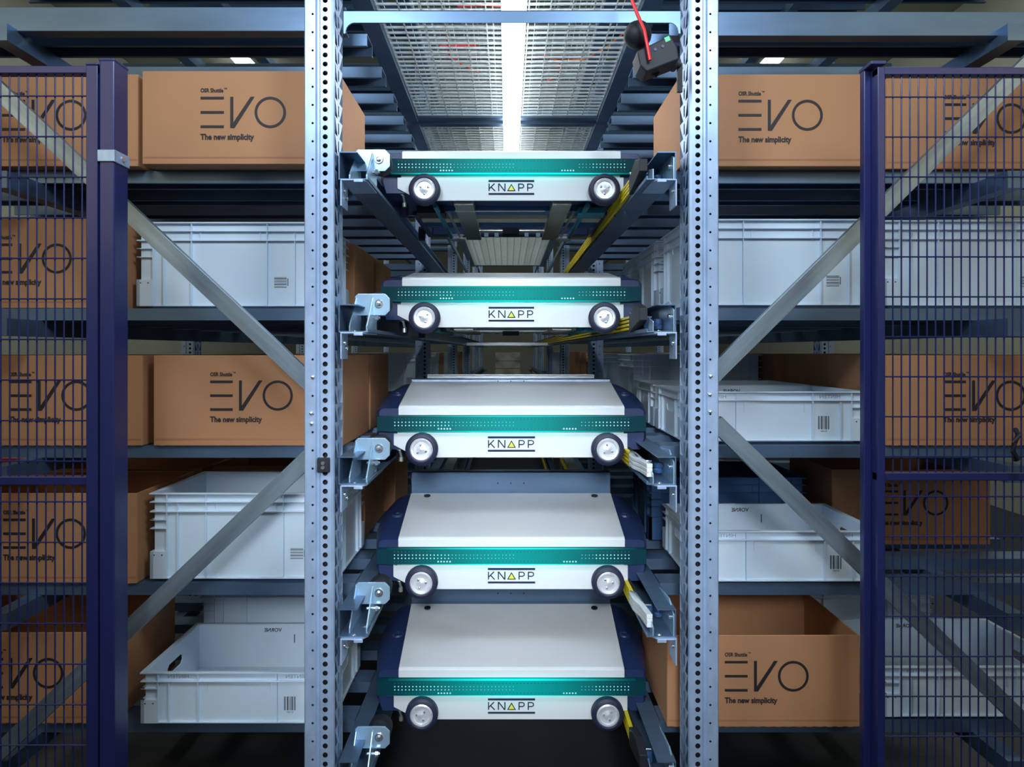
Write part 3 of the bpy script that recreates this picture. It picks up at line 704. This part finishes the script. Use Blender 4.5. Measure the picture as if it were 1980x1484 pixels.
# red and orange cable ties lying on the grating
def cable(pts, m, label, r=.004):
    o = MB(); P = []
    for a, b in zip(pts, pts[1:]):
        for k in range(4): P.append(tuple(a[i]+(b[i]-a[i])*k/4 for i in range(3)))
    P.append(pts[-1])
    return tag(MB().tube(P, r, 8).build('cable', m, smooth=True), label, 'cable')
def gp(x, y, z=ZG+.028): D = (z-HC)*F/(678-y); return (px(x,D), D, z)
cable([gp(850,90),gp(925,86)], 'red', 'short straight red cable lying across the near grating')
cable([gp(860,30),gp(862,60),gp(868,105),gp(892,125),gp(925,140)], 'red', 'red cable curving over the left half of the near grating', .003)
cable([gp(1050,105),gp(1080,118),gp(1130,115),gp(1175,90),gp(1205,65)], 'orange', 'orange cable running over the right half of the near grating', .003)
cable([gp(1085,110),gp(1078,150),gp(1050,160)], 'red', 'red cable end below the orange one on the right grating', .003)
cable([gp(885,12),gp(940,9),gp(990,14)], 'red', 'red cable on the grating at the top edge of the photo')
# ---------------------------------------------------------------- sensor camera at the right upright
D = 1.86
t = thing('camera_unit', 'black ball shaped sensor with tilted box hanging at the top of the right upright', 'sensor', (px(1240,D), D, pz(90,D)))
def lx(x, y): return (px(x,D)-t.location.x, pz(y,D)-t.location.z)
mb = MB(); c = lx(1233,68); prof = [(.037*math.sin(PI*i/12), .037-.037*math.cos(PI*i/12)) for i in range(13)]
mb.lathe((c[0], -.037, c[1]), (0,1,0), prof, 28); mb.build('ball_lens', 'rubber', t, smooth=True)
mb = MB(); P0 = [lx(*p) for p in ((1226,112),(1290,82),(1302,104),(1306,128),(1244,152),(1232,140))]
mb.prism(P0, 'y', -.045, .03); mb.build('housing', 'rubber', t, bevel=.004)
mb = MB(); P0 = [lx(*p) for p in ((1277,88),(1286,84),(1289,92),(1280,96))]; mb.prism(P0, 'y', -.0455, -.040); mb.build('status_light', 'green', t)
mb = MB(); a = lx(1240,120); 
for k in range(3): q = lx(1246+k*14, 116-k*6); mb.cyl((q[0], -.047, q[1]), (0,1,0), .004, .006, 10)
mb.build('socket', 'navy_cap', t)
mb = MB(); a, b, c_, d_ = lx(1262,140), lx(1272,146), lx(1300,124), lx(1323,112)
mb.tube([(a[0],.0,a[1]),(b[0],.0,b[1])], .009, 10); mb.tube([(c_[0],.0,c_[1]),((c_[0]+d_[0])/2,.02,(c_[1]+d_[1])/2),(d_[0],.05,d_[1])], .006, 8); mb.cyl((d_[0]-.014,.02,d_[1]-.0),(0,1,0),.010,.05,12); mb.build('mount_arm', 'rubber', t)
mb = MB(); P0 = [lx(*p) for p in ((1318,108),(1328,108),(1328,165),(1318,165))]; mb.prism(P0, 'y', .045, .055); mb.build('mount_plate', 'rubber', t)
mb = MB(); q = [(1256,118),(1252,95),(1245,60),(1232,30),(1222,5),(1216,-25),(1210,-60)]
pts = [(px(x,D-.05), D-.055+.0*i, pz(y,D-.05)) for i,(x,y) in enumerate(q)]
tag(MB().tube(pts, .0045, 8).build('network_cable', 'red', smooth=True), 'red network cable hanging down into the black sensor', 'cable')
# ---------------------------------------------------------------- fences
def fence(side, D, x0, x1, ztop, wires_from, pitch, label, hz0):
    t = thing('mesh_panel', label, 'fence panel', ((x0+x1)/2, D, 0)); cx = (x0+x1)/2
    mb = MB(); fw = .024; zb = .12
    mb.box(x0-cx, x1-cx, .0, .026, ztop-.018, ztop); mb.box(x0-cx, x1-cx, 0, .026, zb, zb+.02)
    if side == 'left': mb.box(x1-cx-.028, x1-cx, -.001, .028, zb-.001, ztop+.001); mb.box(x1-cx-.029, x1-cx+.0005, -.002, .029, ztop+.0012, ztop+.006)
    else: mb.box(x0-cx, x0-cx+.018, -.001, .030, zb-.001, ztop+.001)
    mb.build('panel_frame', 'navy', t, bevel=.0015)
    zc = pz(931 if side=='left' else 923, D)
    mb = MB(); mb.box(x0-cx, x1-cx, .004, .026, zc-.010, zc+.010); mb.build('middle_rail', 'navy', t, bevel=.0015)
    mb = MB(); x = wires_from
    while x0 < x < x1:
        mb.tube([(x-cx, .010, zb+.005), (x-cx, .010, ztop-.004)], .0019, 6); x += pitch
    z = hz0
    while z > zb:
        mb.tube([(x0-cx+.006, .0065, z), (x1-cx-.006, .0065, z)], .0019, 6); z -= .0985 if side=='left' else .0993
    mb.build('wire_mesh', 'navy', t)
    return t
DL, DR = 1.68, 1.72
fence('left', DL, -1.95, px(189,DL), pz(127,DL), px(154,DL), -.0220, 'dark blue wire mesh fence panel at the left edge', pz(184,DL))
fence('right', DR, px(1697,DR), 1.98, pz(130,DR), px(1714,DR)+.0, .0213, 'dark blue wire mesh fence panel at the right edge', pz(186,DR))
t = thing('fence_post', 'thick dark blue square post beside the left mesh panel', 'fence post', (px(191,DL), DL, 0))
wp = px(221,DL)-px(191,DL)
mb = MB(); mb.box(0.001, wp, 0, .062, 0, pz(116,DL)); mb.build('post_tube', 'navy', t, bevel=.003)
mb = MB(); mb.box(-.001, wp+.001, -.001, .064, pz(118,DL), pz(112,DL)); mb.build('post_cap', 'navy_cap', t, bevel=.003)
mb = MB(); z0, z1 = pz(313,DL), pz(290,DL); mb.box(-.002, wp+.004, -.004, 0, z0, z1); mb.box(wp+.0005, wp+.004, -.004, .062, z0-.001, z1-.0); mb.build('clamp_band', 'galv', t, bevel=.002)
mb = MB(); mb.cyl((wp+.003, .03, (z0+z1)/2), (1,0,0), .007, .004, 14); mb.build('clamp_screw', 'bolt', t)
mb = MB(); mb.box(-.035, .065, -.03, .09, 0, .008); mb.build('foot_plate', 'navy', t)
t = thing('fence_post', 'slim dark blue post at the inner edge of the right mesh panel', 'fence post', (px(1697,DR)-.002, DR+.034, 0))
mb = MB(); mb.box(-.014, .012, 0, .022, 0, pz(124,DR)); mb.build('post_tube', 'navy', t, bevel=.002)
mb = MB(); mb.box(-.016, .022, -.038, .024, pz(125,DR), pz(118,DR)); mb.build('post_cap', 'navy_cap', t, bevel=.002)
mb = MB(); mb.box(-.04, .04, -.02, .05, 0, .008); mb.build('foot_plate', 'navy', t)
# gate handle at the right edge
P = [(1985,835),(1972,842),(1964,858),(1962,875),(1970,888),(1985,893)]
tag(MB().tube([(px(x,DR-.04), DR-.035 if 0<i<5 else DR-.004, pz(y,DR-.04)) for i,(x,y) in enumerate(P)], .006, 10).build('gate_handle', 'rubber', smooth=True), 'curved black handle on the mesh panel at the right edge', 'handle')
# ---------------------------------------------------------------- far end of the aisle
mb = MB(); mb.box(px(903,6.6), px(1072,6.6), 6.5, 6.75, pz(669,6.6), pz(663,6.6)); 
tag(mb.build('crossing_plate', 'bolt', bevel=.002), 'thin shiny metal plate lying across the rails deep in the aisle', 'metal plate')
D = 13.6
t = thing('step_cabinet', 'cream cabinet closing the far end of the aisle', 'cabinet', (px(982,D), D, 0))
mb = MB(); mb.box(-.24, .24, 0, .4, 0, 1.56); mb.build('cabinet_body', 'cream', t)
mb = MB()
for k in range(9): mb.box(-.24, .24, -.01, 0, .2+k*.15, .215+k*.15)
mb.build('drawer_line', 'alu', t)
# lights and pipes seen between the top shelves
for i, (x, y) in enumerate(((-3.4,5.5),(3.4,5.5),(-3.4,9.5),(3.4,9.5))):
    t = thing('ceiling_lamp', 'long ceiling lamp %s of the racking, %s row' % ('left' if x<0 else 'right', 'near' if y<7 else 'far'), 'lamp', (x, y, 5.30))
    mb = MB(); mb.box(-.12, .12, -1.2, 1.2, .03, .1); mb.build('housing', 'grate', t)
    mb = MB(); mb.box(-.1, .1, -1.15, 1.15, 0, .03); mb.build('diffuser', M['tube'], t)

# red cabinet standing beyond the left rack
D = 3.2
t = thing('tool_cabinet', 'red cabinet glimpsed behind the left mesh under the middle shelf', 'cabinet', (-2.6, D, 0))
mb = MB(); mb.box(-.45, .44, 0, .5, .08, pz(886,D)); mb.build('cabinet_body', 'tote_red', t, bevel=.004)
mb = MB(); mb.box(-.43, .42, .03, .47, 0, .08); mb.build('plinth', 'rubber', t)
mb = MB(); mb.box(-.40, .40, -.012, 0, .9, .915); mb.build('drawer_handle', 'alu', t)
